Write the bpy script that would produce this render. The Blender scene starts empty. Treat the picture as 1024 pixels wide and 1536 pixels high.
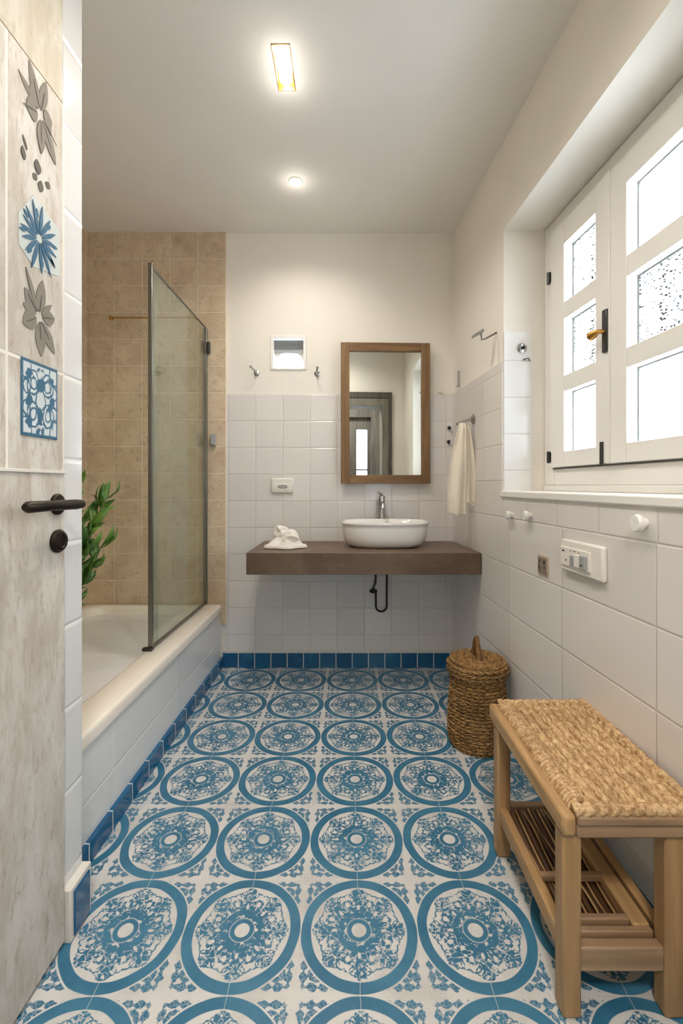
import bpy, bmesh, math, random
from mathutils import Vector, Matrix, noise
PI = math.pi
random.seed(7)
SC = bpy.context.scene
COL = SC.collection

# ------------------------------------------------------------------ node helpers
class E:
    """a value in a shader tree with arithmetic on it"""
    def __init__(s, nt, v): s.nt, s.v = nt, v
    def _m(s, op, *a, clamp=False):
        n = s.nt.nodes.new('ShaderNodeMath'); n.operation = op; n.use_clamp = clamp
        for i, x in enumerate((s,) + a):
            if isinstance(x, E): x = x.v
            if isinstance(x, (int, float)): n.inputs[i].default_value = x
            else: s.nt.links.new(x, n.inputs[i])
        return E(s.nt, n.outputs[0])
    def __add__(s, o): return s._m('ADD', o)
    __radd__ = __add__
    def __sub__(s, o): return s._m('SUBTRACT', o)
    def __rsub__(s, o): return E(s.nt, o)._m('SUBTRACT', s)
    def __mul__(s, o): return s._m('MULTIPLY', o)
    __rmul__ = __mul__
    def __truediv__(s, o): return s._m('DIVIDE', o)
    def abs(s): return s._m('ABSOLUTE')
    def sin(s): return s._m('SINE')
    def cos(s): return s._m('COSINE')
    def sqrt(s): return s._m('SQRT')
    def floor(s): return s._m('FLOOR')
    def fract(s): return s._m('FRACT')
    def pow(s, p): return s._m('POWER', p)
    def min(s, o): return s._m('MINIMUM', o)
    def max(s, o): return s._m('MAXIMUM', o)
    def gt(s, o): return s._m('GREATER_THAN', o)
    def lt(s, o): return s._m('LESS_THAN', o)
    def atan2(s, o): return s._m('ARCTAN2', o)
    def clamp(s): return s._m('ADD', 0.0, clamp=True)
    def smooth(s, a, b):                      # 0 below a, 1 above b
        n = s.nt.nodes.new('ShaderNodeMapRange'); n.interpolation_type = 'SMOOTHSTEP'
        s.nt.links.new(s.v, n.inputs[0]); n.inputs[1].default_value = a; n.inputs[2].default_value = b
        return E(s.nt, n.outputs[0])
    def below(s, t, w): return 1 - s.smooth(t - w, t + w)

class Mat:
    def __init__(s, name):
        s.m = bpy.data.materials.new(name); s.m.use_nodes = True
        s.nt = s.m.node_tree; s.b = s.nt.nodes['Principled BSDF']; s.out = s.nt.nodes['Material Output']
    def new(s, t): return s.nt.nodes.new('ShaderNode' + t)
    def link(s, a, b): s.nt.links.new(a, b)
    def coords(s):
        if not hasattr(s, '_c'):
            tc = s.new('TexCoord'); sp = s.new('SeparateXYZ'); s.link(tc.outputs['Object'], sp.inputs[0])
            s._c = tc.outputs['Object']; s._x = [E(s.nt, o) for o in sp.outputs]
        return s._c, s._x
    def vec(s, x, y, z):
        n = s.new('CombineXYZ')
        for i, v in enumerate((x, y, z)):
            if isinstance(v, E): s.link(v.v, n.inputs[i])
            else: n.inputs[i].default_value = v
        return n.outputs[0]
    def mapped(s, scale):
        c, _ = s.coords(); n = s.new('Mapping'); n.inputs['Scale'].default_value = scale
        s.link(c, n.inputs[0]); return n.outputs[0]
    def noise(s, scale=5, detail=4, vec=None, rough=.5, dist=0):
        n = s.new('TexNoise'); n.inputs['Scale'].default_value = scale; n.inputs['Detail'].default_value = detail
        n.inputs['Roughness'].default_value = rough; n.inputs['Distortion'].default_value = dist
        s.link(vec if vec is not None else s.coords()[0], n.inputs['Vector']); return E(s.nt, n.outputs[0])
    def white(s, vec):
        n = s.new('TexWhiteNoise'); n.noise_dimensions = '3D'; s.link(vec, n.inputs['Vector']); return E(s.nt, n.outputs[0])
    def voro(s, scale, feature='F1', vec=None):
        n = s.new('TexVoronoi'); n.feature = feature; n.inputs['Scale'].default_value = scale
        s.link(vec if vec is not None else s.coords()[0], n.inputs['Vector']); return E(s.nt, n.outputs[0])
    def mix(s, f, a, b):
        n = s.new('Mix'); n.data_type = 'RGBA'
        if isinstance(f, E): s.link(f.v, n.inputs[0])
        else: n.inputs[0].default_value = f
        for k, c in ((6, a), (7, b)):
            if isinstance(c, tuple): n.inputs[k].default_value = (*c, 1)
            else: s.link(c, n.inputs[k])
        return n.outputs[2]
    def base(s, c):
        if isinstance(c, tuple): s.b.inputs['Base Color'].default_value = (*c, 1)
        else: s.link(c, s.b.inputs['Base Color'])
    def rough(s, r):
        if isinstance(r, E): s.link(r.v, s.b.inputs['Roughness'])
        else: s.b.inputs['Roughness'].default_value = r
    def bump(s, h, dist=.002, strength=1):
        n = s.new('Bump'); n.inputs['Distance'].default_value = dist; n.inputs['Strength'].default_value = strength
        s.link(h.v, n.inputs['Height']); s.link(n.outputs[0], s.b.inputs['Normal'])

def srgb(h):
    h = h.lstrip('#'); r = []
    for i in (0, 2, 4):
        v = int(h[i:i+2], 16) / 255
        r.append(v / 12.92 if v <= .04045 else ((v + .055) / 1.055) ** 2.4)
    return tuple(r)

def plain(name, col, rough=.5, metal=0, coat=0, bump=None):
    M = Mat(name); M.base(srgb(col)); M.rough(rough); M.b.inputs['Metallic'].default_value = metal
    M.b.inputs['Coat Weight'].default_value = coat
    n = M.noise(30, 3)
    if bump: M.bump(M.noise(bump[0], 4), bump[1])
    M.rough((n * .12 + (rough - .06)).clamp())
    return M.m

def grid(M, a, b, sa, sb, oa, ob):
    """distance to the nearest joint and a per tile vector"""
    ca = (a - oa) / sa; cb = (b - ob) / sb
    da = ((ca.fract() - .5).abs() * -1 + .5) * sa
    db = ((cb.fract() - .5).abs() * -1 + .5) * sb
    return da.min(db), M.vec(ca.floor(), cb.floor(), 0)

# ---- wall paint and white tiles
def paint(name, col='#e9e4db', rough=.75):
    M = Mat(name)
    n = M.noise(2.2, 5)
    M.base(M.mix(n.smooth(.35, .7), srgb(col), tuple(c * .965 for c in srgb(col))))
    M.rough(rough); M.bump(M.noise(38, 5), .0012, .6)
    return M.m

def white_tile(name, ax, zones, col='#e3dedb', grout='#c9c1b8', rough=.16, gw=.0016):
    """zones: list of (z above which this zone holds, sa, sb, oa, ob)"""
    M = Mat(name); _, xyz = M.coords(); a = xyz[ax]; z = xyz[2]
    d = v = None
    for k, (zt, sa, sb, oa, ob) in enumerate(zones):
        dk, vk = grid(M, a, z, sa, sb, oa, ob)
        if d is None: d, v = dk, vk
        else:
            f = z.gt(zt); d = f * dk + (1 - f) * d
            n = M.new('Mix'); n.data_type = 'VECTOR'; M.link(f.v, n.inputs[0]); M.link(v, n.inputs[4]); M.link(vk, n.inputs[5]); v = n.outputs[1]
    r = M.white(v)
    c1 = srgb(col); c2 = tuple(x * .93 for x in c1)
    tile = M.mix(r, c1, c2)
    g = d.below(gw, gw * .4)
    M.base(M.mix(g, tile, srgb(grout)))
    M.rough(g * .5 + rough)
    h = d.smooth(gw * .6, gw * 3.5) * 1.0 + M.noise(5, 2) * .6
    M.bump(h, .0016, .8)
    return M.m

def beige_tile(name, ax, sa, sb, oa, ob):
    M = Mat(name); _, xyz = M.coords()
    d, v = grid(M, xyz[ax], xyz[2], sa, sb, oa, ob)
    r = M.white(v)
    n1 = M.noise(6, 8, rough=.65, dist=.6); n2 = M.noise(19, 6, rough=.6, dist=1.2)
    c = M.mix(r, srgb('#d0ba9d'), srgb('#bfa88f'))
    c = M.mix(n1.smooth(.35, .68), c, srgb('#d8c6ab'))
    c = M.mix(n2.smooth(.5, .72) * .6, c, srgb('#a48e76'))
    g = d.below(.0022, .0008)
    M.base(M.mix(g, c, srgb('#e0d2bd')))
    M.rough(g * .4 + .36)
    M.bump(d.smooth(.001, .006) + n2 * .35, .002, .7)
    return M.m

def blue_tile(name, ax, sa, oa):
    M = Mat(name); _, xyz = M.coords()
    ca = (xyz[ax] - oa) / sa
    da = ((ca.fract() - .5).abs() * -1 + .5) * sa
    r = M.white(M.vec(ca.floor(), 0, 0))
    c = M.mix(r, srgb('#1d6089'), srgb('#17507a'))
    c = M.mix(M.noise(14, 4).smooth(.55, .75) * .5, c, srgb('#2d7ba0'))
    g = da.below(.003, .0008)
    M.base(M.mix(g, c, srgb('#c3c8c8'))); M.rough(g * .5 + .14)
    M.bump(da.smooth(.001, .007), .002)
    return M.m

def pattern_floor():
    M = Mat('patterned_cement_tile'); c, (X, Y, Z) = M.coords()
    s = .3274
    wob = M.noise(9, 2); wob2 = M.noise(9, 2, vec=M.mapped((1, 1, 1)))
    n = M.new('TexNoise'); n.inputs['Scale'].default_value = 14; n.inputs['Detail'].default_value = 1; M.link(c, n.inputs['Vector'])
    sp = M.new('SeparateColor'); M.link(n.outputs['Color'], sp.inputs[0])
    wx = (E(M.nt, sp.outputs[0]) - .5) * .035; wy = (E(M.nt, sp.outputs[1]) - .5) * .035
    cx = (X - .034) / s + .5; cy = (Y - 1.274) / s + .5
    u = cx.fract() * 2 - 1 + wx; v = cy.fract() * 2 - 1 + wy
    r = (u * u + v * v).sqrt()
    au, av = u.abs(), v.abs()
    ring = r.smooth(.812, .828) * r.below(.992, .008)
    hub = r.smooth(.118, .132) * r.below(.205, .012)
    # eight-fold folded coordinates
    ang = v.atan2(u) / (PI / 4) + .5
    fa = (ang.fract() - .5) * (PI / 4)
    p = r * fa.cos() * .905; q = (r * fa.sin()).abs() * .905
    # noise for ragged leaves
    nn = (M.noise(80, 3) - .5) * .16
    def disc(px, py, rad): 
        dx = p - px; dy = q - py
        return ((dx * dx + dy * dy).sqrt() + nn * .6).below(rad * 1.02, .008)
    def arc(px, py, rad, w=.012):
        dx = p - px; dy = q - py
        return ((dx * dx + dy * dy).sqrt() - rad).abs().below(w, .005)
    lace = disc(.725, 0, .042)
    for a in ((.655, .058, .048), (.60, 0, .062), (.545, .075, .042), (.49, .02, .055), (.40, .035, .05), (.46, .155, .055), (.38, .11, .05), (.30, .04, .07), (.29, .10, .05)):
        lace = lace.max(disc(*a))
    lace = lace.max(arc(.53, .16, .085)).max(arc(.36, .17, .10)).max(arc(.60, .10, .055, .008))
    # fine pale veins cut through the leaves
    vein = (M.noise(55, 2) - .5).abs().below(.022, .012) * .85
    lace = lace * (1 - vein * r.smooth(.2, .26))
    inner = r.smooth(.20, .23) * r.below(.38, .02) * M.noise(75, 2).smooth(.40, .46)
    # teardrop holes
    dx = p - .385; dy = q - .0
    hole = ((dx * dx) * 1.0 + (dy * dy) * 3.5).sqrt().below(.045, .008)
    dx = p - .42; dy = q - .175
    hole = hole.max(((dx * dx) + (dy * dy) * 2.5).sqrt().below(.052, .008))
    flower = (lace.max(inner) * (1 - hole)).max(hub)
    flower = flower * r.below(.80, .004)
    # corners: pale cross with leaf garlands on both sides
    a = au * -1 + 1; b = av * -1 + 1
    lo = a.min(b); hi = a.max(b)
    out = r.smooth(1.012, 1.024)
    wav = (hi * 17 + .4).sin().abs()
    gar = (((lo - .118).abs() - (wav * .056 + .006)) + nn * .7).below(0, .008) * hi.smooth(.10, .14) * hi.below(.60, .02)
    tips = (((lo - .22).abs() - .055) + (hi - .30).abs() * .5 + nn * .5).below(0, .01)
    stem = (lo - .105).abs().below(.007, .004) * hi.below(.64, .02) * hi.smooth(.08, .10)
    corner = gar.max(tips).max(stem) * out * (1 - M.voro(100, 'DISTANCE_TO_EDGE').below(.04, .03) * .5)
    blue = ring.max(flower).max(corner).clamp()
    # broad dark leaves for some corner stars
    seam = (u.abs().below(.006, .003) * r.gt(.80)).max(lo.below(.004, .002)) * .5
    wear = M.noise(5, 6, rough=.7); w2 = M.noise(60, 3)
    bl = M.mix(wear.smooth(.35, .65), srgb('#2f6784'), srgb('#407792'))
    bl = M.mix(w2.smooth(.5, .8) * .35, bl, srgb('#2a6488'))
    wh = M.mix(wear.smooth(.4, .7), srgb('#cbc9c6'), srgb('#b9b6b2'))
    col = M.mix(blue, wh, bl)
    col = M.mix(seam, col, srgb('#d2cdc4'))
    M.base(col)
    M.rough(wear * .2 + .24)
    M.bump(blue * -.3 + w2 * .3 - seam, .0008, .6)
    return M.m

def plaster(name, c1='#cfc9c0', c2='#bab0a3', c3='#9c8470', vert=True, tiled=False):
    M = Mat(name)
    v = M.mapped((7, 7, 2.2) if vert else (2, 2, 2))
    n1 = M.noise(2.2, 9, vec=v, rough=.65, dist=.4); n2 = M.noise(7, 9, vec=v, rough=.75, dist=.3); n3 = M.noise(1.6, 7, rough=.7)
    c = M.mix(n1.smooth(.38, .62), srgb(c1), srgb(c2))
    c = M.mix(n3.smooth(.5, .7) * .55, c, srgb('#d9d6d0'))
    c = M.mix(n2.smooth(.50, .68) * .65, c, srgb(c3))
    h = n2 * .6 + n1 * .4
    if tiled:
        _, (X, Y, Z) = M.coords()
        d, _v = grid(M, Y, Z, .205, 2.0, 1.225, 1.55)
        g = d.below(.004, .002) * Z.gt(1.285)
        c = M.mix(g, c, srgb('#e6dfd3')); h = h - g * .5
    M.base(c); M.rough(n1 * .2 + .5); M.bump(h, .003, .7)
    return M.m

def wood(name, c1, c2, axis=1, rough=.5, scale=1, spec=None):
    M = Mat(name)
    sc = [14 * scale] * 3; sc[axis] = 1.1 * scale
    v = M.mapped(tuple(sc))
    n1 = M.noise(1.6, 6, vec=v, rough=.6, dist=.8); n2 = M.noise(7, 6, vec=v, rough=.7)
    c = M.mix(n1.smooth(.3, .7), srgb(c1), srgb(c2))
    c = M.mix(n2.smooth(.55, .75) * .45, c, tuple(x * .62 for x in srgb(c2)))
    M.base(c); M.rough(n1 * .2 + rough - .1); M.bump(n2, .0012, .6)
    return M.m

def fibre(name, c1, c2, sc=(60, 60, 60), rough=.7):
    M = Mat(name)
    n1 = M.noise(1, 5, vec=M.mapped(sc), rough=.65, dist=.6); n2 = M.noise(9, 4)
    c = M.mix(n1.smooth(.3, .7), srgb(c1), srgb(c2))
    c = M.mix(n2.smooth(.45, .7) * .4, c, tuple(x * .7 for x in srgb(c2)))
    M.base(c); M.rough(rough); M.bump(n1, .0015, .8)
    return M.m

def stone_top():
    M = Mat('brown_stone')
    n1 = M.noise(3, 8, rough=.65, dist=.5); n2 = M.noise(14, 6, vec=M.mapped((1, 2, 3)), rough=.7)
    c = M.mix(n1.smooth(.35, .65), srgb('#705b4a'), srgb('#5b4738'))
    c = M.mix(n2.smooth(.52, .72) * .5, c, srgb('#83705f'))
    M.base(c); M.rough(n2 * .2 + .3); M.bump(n2, .001, .5)
    return M.m

def metal(name, col, rough=.2):
    M = Mat(name); n = M.noise(40, 3)
    M.base(srgb(col)); M.b.inputs['Metallic'].default_value = 1; M.rough(n * .1 + rough); return M.m

def cloth(name, col):
    M = Mat(name); n = M.noise(3, 3)
    M.base(M.mix(n.smooth(.3, .7), srgb(col), tuple(x * .92 for x in srgb(col)))); M.rough(.9)
    M.b.inputs['Sheen Weight'].default_value = .3
    w = M.noise(420, 2); M.bump(w + M.noise(60, 3) * .8, .0015, .8); return M.m

def glass(name, tint=(.93, .97, .95), haze=0.0, hazecol='#dfe3da', speck=False, rough=.02):
    M = Mat(name); nt = M.nt
    tr = M.new('BsdfTransparent'); tr.inputs[0].default_value = (*tint, 1)
    gl = M.new('BsdfGlossy'); gl.inputs['Roughness'].default_value = rough
    lw = M.new('LayerWeight'); lw.inputs[0].default_value = .5; fr = (E(nt, lw.outputs['Facing']).pow(4) * .7 + .045)
    base = tr.outputs[0]
    if haze or speck:
        df = M.new('BsdfTranslucent'); d2 = M.new('BsdfDiffuse')
        df.inputs[0].default_value = (*srgb(hazecol), 1); d2.inputs[0].default_value = (*srgb(hazecol), 1)
        mx = M.new('MixShader'); mx.inputs[0].default_value = .5; M.link(df.outputs[0], mx.inputs[1]); M.link(d2.outputs[0], mx.inputs[2])
        m2 = M.new('MixShader'); M.link(base, m2.inputs[1]); M.link(mx.outputs[0], m2.inputs[2])
        if speck:
            _, (X, Y, Z) = M.coords()
            ms = M.voro(88, 'F1', vec=M.vec(0, Y, Z)).below(.33, .07) * M.noise(6, 2).smooth(.28, .44)
            t2 = M.new('BsdfTransparent'); t2.inputs[0].default_value = (.05, .052, .056, 1); M.link(t2.outputs[0], m2.inputs[2])
            M.link((ms * 1.0).v, m2.inputs[0])
        else: m2.inputs[0].default_value = haze
        base = m2.outputs[0]
    m = M.new('MixShader'); M.link(fr.v, m.inputs[0]); M.link(base, m.inputs[1]); M.link(gl.outputs[0], m.inputs[2])
    M.link(m.outputs[0], M.out.inputs[0]); return M.m

def emit(name, col, st):
    M = Mat(name); M.base((0.8, .8, .8)); M.b.inputs['Emission Color'].default_value = (*srgb(col), 1)
    M.b.inputs['Emission Strength'].default_value = st; return M.m

def leaf_mat():
    M = Mat('leaf_green'); n = M.noise(11, 3)
    c = M.mix(n.smooth(.35, .65), srgb('#335c1e'), srgb('#6a9038')); c = M.mix(M.noise(30, 2).smooth(.55, .7) * .5, c, srgb('#27491b'))
    M.base(c); M.rough(.35); M.b.inputs['Transmission Weight'].default_value = 0; return M.m

def azulejo():
    """blue and white scroll pattern of the small framed tile"""
    M = Mat('blue_scroll_glaze'); c, (X, Y, Z) = M.coords()
    u = Y / .066; v = Z / .092
    au, av = u.abs(), v.abs()
    edge = au.max(av)
    frame = edge.smooth(.90, .93)
    n = (M.noise(42, 4) - .5) * .5
    def disc(px, py, rad):
        dx = au - px; dy = av - py
        return ((dx * dx + dy * dy).sqrt() + n).below(rad, .03)
    def arc(px, py, rad, w=.03):
        dx = au - px; dy = av - py
        return (((dx * dx + dy * dy).sqrt() + n * .5) - rad).abs().below(w, .015)
    m = disc(0, .42, .2).max(disc(.62, .02, .16)).max(disc(.62, .62, .14)).max(arc(.42, .42, .32)).max(arc(.4, .4, .16)).max(arc(0, 0, .28)).max(arc(.8, .8, .3)).max(arc(.75, .3, .2)).max(disc(.1, .84, .08))
    c = M.mix(m.max(frame).clamp(), srgb('#c9d0d2'), srgb('#33637f'))
    M.base(c); M.rough(.3); return M.m

# ------------------------------------------------------------------ geometry helpers
class G:
    """collects shapes in world coordinates, then links them as one mesh object"""
    def __init__(s): s.bm = bmesh.new(); s.mi = 0
    def _f(s, vs):
        try:
            f = s.bm.faces.new(vs); f.material_index = s.mi; return f
        except ValueError: return None
    def box(s, x0, x1, y0, y1, z0, z1, fn=None):
        P = [(x, y, z) for x in (x0, x1) for y in (y0, y1) for z in (z0, z1)]
        if fn: P = [fn(p) for p in P]
        v = [s.bm.verts.new(p) for p in P]
        for q in ((0, 1, 3, 2), (4, 6, 7, 5), (0, 4, 5, 1), (2, 3, 7, 6), (0, 2, 6, 4), (1, 5, 7, 3)): s._f([v[i] for i in q])
        return s
    def hexa(s, a, b):
        """solid between two quads given as lists of four points in the same order"""
        va = [s.bm.verts.new(p) for p in a]; vb = [s.bm.verts.new(p) for p in b]; n = len(a)
        s._f(va[::-1]); s._f(vb)
        for i in range(n): s._f([va[i], va[(i + 1) % n], vb[(i + 1) % n], vb[i]])
        return s
    def loft(s, rings, cap0=True, cap1=True, closed=False):
        R = [[s.bm.verts.new(p) for p in r] for r in rings]; n = len(R[0])
        m = len(R)
        for k in range(m if closed else m - 1):
            A, B = R[k], R[(k + 1) % m]
            for i in range(n): s._f([A[i], A[(i + 1) % n], B[(i + 1) % n], B[i]])
        if not closed:
            if cap0: s._f(R[0][::-1])
            if cap1: s._f(R[-1])
        return s
    def tube(s, pts, r, n=12, caps=True, twist=None, closed=False):
        pts = [Vector(p) for p in pts]; m = len(pts); rings = []
        up = None; dist = 0
        for i, p in enumerate(pts):
            a = pts[(i - 1) % m] if (closed or i > 0) else p
            b = pts[(i + 1) % m] if (closed or i < m - 1) else p
            t = (b - a).normalized()
            if up is None: up = Vector((0, 0, 1)) if abs(t.z) < .9 else Vector((1, 0, 0))
            u = (up - t * up.dot(t)).normalized(); w = t.cross(u); up = u
            if i: dist += (p - pts[i - 1]).length
            rr = r[i] if isinstance(r, (list, tuple)) else r
            ring = []
            for k in range(n):
                th = 2 * PI * k / n
                q = rr * (twist(th, dist) if twist else 1)
                ring.append(p + u * (q * math.cos(th)) + w * (q * math.sin(th)))
            rings.append(ring)
        return s.loft(rings, caps, caps, closed)
    def cyl(s, a, b, r, r2=None, n=24):
        return s.tube([a, b], [r, r if r2 is None else r2], n)
    def lathe(s, prof, c, axis='z', n=48, cap=True):
        rings = []
        for (r, h) in prof:
            ring = []
            for k in range(n):
                th = 2 * PI * k / n; x, y = r * math.cos(th), r * math.sin(th)
                ring.append({'z': (c[0] + x, c[1] + y, c[2] + h), 'x': (c[0] + h, c[1] + x, c[2] + y), 'y': (c[0] + y, c[1] + h, c[2] + x)}[axis])
            rings.append(ring)
        return s.loft(rings, cap, cap)
    def ball(s, c, r, sc=(1, 1, 1), n=16):
        rings = []
        for j in range(1, n):
            ph = PI * j / n
            rings.append([(c[0] + sc[0] * r * math.sin(ph) * math.cos(2 * PI * k / (2 * n)), c[1] + sc[1] * r * math.sin(ph) * math.sin(2 * PI * k / (2 * n)), c[2] - sc[2] * r * math.cos(ph)) for k in range(2 * n)])
        return s.loft(rings)
    def sheet(s, f, nu, nv):
        V = [[s.bm.verts.new(f(i / nu, j / nv)) for i in range(nu + 1)] for j in range(nv + 1)]
        for j in range(nv):
            for i in range(nu): s._f([V[j][i], V[j][i + 1], V[j + 1][i + 1], V[j + 1][i]])
        return s
    def make(s, name, mat, parent=None, bevel=0, smooth=35, solid=0, sub=0, origin=None, kind=None, label=None):
        me = bpy.data.meshes.new(name)
        o = (Vector(parent['_w']) if parent is not None else Vector((0, 0, 0)))
        if origin is not None: o = Vector(origin)
        for v in s.bm.verts: v.co -= o
        bmesh.ops.recalc_face_normals(s.bm, faces=s.bm.faces)
        s.bm.to_mesh(me); s.bm.free()
        for m in (mat if isinstance(mat, list) else [mat]): me.materials.append(m)
        for p in me.polygons: p.use_smooth = True
        me.set_sharp_from_angle(angle=math.radians(smooth))
        ob = bpy.data.objects.new(name, me); COL.objects.link(ob)
        if parent is not None:
            ob.parent = parent; ob.location = o - Vector(parent['_w'])
        else: ob.location = o
        ob['_w'] = tuple(o)
        if solid:
            m = ob.modifiers.new('solid', 'SOLIDIFY'); m.thickness = solid; m.offset = 0
        if bevel:
            m = ob.modifiers.new('bevel', 'BEVEL'); m.width = bevel; m.segments = 2; m.limit_method = 'ANGLE'; m.harden_normals = False
        if sub:
            m = ob.modifiers.new('sub', 'SUBSURF'); m.levels = sub; m.render_levels = sub
        if kind: ob['kind'] = kind
        if label: ob['label'] = label
        return ob

def thing(name, loc, label, cat, group=None):
    o = bpy.data.objects.new(name, None); COL.objects.link(o); o.location = loc; o.empty_display_size = .05
    o['_w'] = tuple(loc); o['label'] = label; o['category'] = cat
    if group: o['group'] = group
    return o
def tag(o, label, cat, group=None):
    o['label'] = label; o['category'] = cat
    if group: o['group'] = group
    return o
def struct_root(name, loc, label=None):
    o = bpy.data.objects.new(name, None); COL.objects.link(o); o.location = loc; o['_w'] = tuple(loc); o['kind'] = 'structure'
    if label: o['label'] = label
    return o
def S(o, label=None):
    o['kind'] = 'structure'
    if label: o['label'] = label
    return o

# right wall: its inner face runs slightly outward towards the doorway
KX = .065
def WX(y): return .938 - KX * y
def RW(p): return (WX(p[1]) + p[0], p[1], p[2])       # (depth into wall, y, z)

# ------------------------------------------------------------------ materials
m_paint = paint('white_paint'); m_ceil = paint('ceiling_paint', '#ece9e4')
m_back_tile = white_tile('white_wall_tile', 0, [(-9, .187, .1835, .682 - .187 * 6, 1.875 - .1835 * 12)], '#dfdbd9')
m_right_tile = white_tile('white_wall_tile_large', 1, [(-9, .478, .23, 1.2456, 1.09 - .23 * 5), (1.09, .26, .1835, 2.02, 1.09 - .1835)], '#dedad6')
m_jamb_tile = white_tile('white_jamb_tile', 0, [(-9, .3, .1835, .63, 1.875 - .1835 * 12)], '#e6e6e6')
m_pier_tile = white_tile('white_pier_tile', 1, [(-9, .9, .23, .9, 1.32)], '#dcdbda', grout='#f2efe9', rough=.1, gw=.003)
m_tub_tile = white_tile('white_panel_tile', 1, [(-9, .62, .196, .71, .005)], '#e3e3e3', grout='#f2f2ef', rough=.14)
m_beige_x = beige_tile('beige_tile_back', 0, .19, .1835, -.8275 - .19 * 8, 2.987 - .1835 * 17)
m_beige_y = beige_tile('beige_tile_side', 1, .19, .1835, 3.125, 2.987 - .1835 * 17)
m_blue_x = blue_tile('blue_tile_back', 0, .1115, .706)
m_blue_y = blue_tile('blue_tile_side', 1, .15, 1.34)
m_floor = pattern_floor()
m_plaster = plaster('limewashed_plaster', '#cdc6b8', '#bdb39f', '#b0a084')
m_door = plaster('limewashed_door', tiled=True)
m_cement = plain('pale_grout', '#d5d0c8', .6)
m_oldwood = wood('weathered_dark_wood', '#5f5a52', '#3f3b36', 2, .6)
m_oldwood2 = wood('weathered_grey_wood', '#8a8578', '#6a655b', 2, .6)
m_win = plain('white_window_paint', '#e9e7e3', .42, bump=(25, .0005))
m_glass = glass('window_glass', (.97, .98, .98)); m_glass_s = glass('speckled_window_glass', (.97, .98, .98), speck=True, hazecol='#8a8d90')
m_screen = glass('shower_glass', (.90, .94, .91), haze=.05, hazecol='#d3d4c4')
m_dark = metal('dark_bronze', '#3b342e', .35)
m_iron = metal('dark_steel', '#4c4c4c', .3)
m_chrome = metal('chrome', '#b9b9b9', .12)
m_profile = metal('brushed_profile', '#83827d', .3)
m_brass = metal('aged_brass', '#b98a45', .3)
m_ceramic = plain('white_ceramic', '#eceae7', .1, coat=.5)
m_enamel = plain('cream_enamel', '#ece4d8', .14, coat=.4)
m_plastic = plain('white_plastic', '#e6e1da', .35)
m_plastic_g = plain('grey_plastic', '#9fa2a3', .3)
m_ink_and_shade = plain('dark_print_and_gap_shade', '#4a443e', .6)
m_black = plain('black_rubber', '#161514', .45)
m_stone = stone_top()
m_mirror = metal('mirror_silver', '#e8ebe8', .0); m_mirror.node_tree.nodes['Principled BSDF'].inputs['Roughness'].default_value = 0
for l in list(m_mirror.node_tree.links):
    if l.to_socket.name == 'Roughness': m_mirror.node_tree.links.remove(l)
m_mframe_z = wood('brown_frame_wood_upright', '#87673f', '#6a4b2b', 2, .45)
m_mframe_x = wood('brown_frame_wood_level', '#87673f', '#6a4b2b', 0, .45)
m_bench_y = wood('bench_wood_long', '#bd9869', '#9d7a50', 1, .5)
m_bench_z = wood('bench_wood_upright', '#b69266', '#98754d', 2, .5)
m_bench_x = wood('bench_wood_cross', '#a98a6b', '#8d6f53', 0, .5)
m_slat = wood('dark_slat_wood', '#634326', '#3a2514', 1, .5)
m_rush = fibre('woven_rush', '#dabb8c', '#936c42', (130, 38, 110))
m_rope = fibre('rush_rope', '#d6b78a', '#92693f', (95, 95, 95))
m_basket = fibre('dark_seagrass', '#b58c52', '#4c3219', (70, 70, 110))
m_handle = fibre('basket_handle_cane', '#8a6238', '#5c3c20', (90, 90, 30))
m_linen = cloth('cream_linen', '#ece3d2'); m_towel = cloth('white_towel', '#f1ebe2')
m_leaf = leaf_mat(); m_stem = plain('green_stem', '#5b6a34', .6); m_pot = plain('clay_pot', '#a9795a', .7, bump=(20, .001))
m_fl_grey = plain('grey_flower_glaze', '#847c72', .8, bump=(60, .001)); m_fl_dark = plain('dark_flower_line', '#625c55', .8)
m_fl_blue = plain('blue_flower_glaze', '#2f607f', .5); m_fl_pale = plain('pale_blue_glaze', '#c6ccc9', .4)
m_azulejo = azulejo()
m_bulb = emit('lamp_glow', '#ffe9c8', 60)

# ------------------------------------------------------------------ SETTING
H = 2.987
floor = G().box(-1.95, 1.35, -1.6, 3.4, -.1, 0).make('floor', m_floor); S(floor, 'floor of blue and white patterned cement tiles with ringed rosettes')
ceil = G()
LX, LY = -.262, 1.888                         # recessed slot light
hx0, hx1, hy0, hy1 = LX - .037, LX + .037, LY - .105, LY + .105
for b in ((-1.95, hx0, -1.6, 3.4), (hx1, 1.35, -1.6, 3.4), (hx0, hx1, -1.6, hy0), (hx0, hx1, hy1, 3.4)): ceil.box(*b, H, H + .15)
ceil.box(hx0 - .01, hx1 + .01, hy0 - .01, hy1 + .01, H + .07, H + .15)
S(ceil.make('ceiling', m_ceil), 'plain off-white plaster ceiling')

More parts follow.
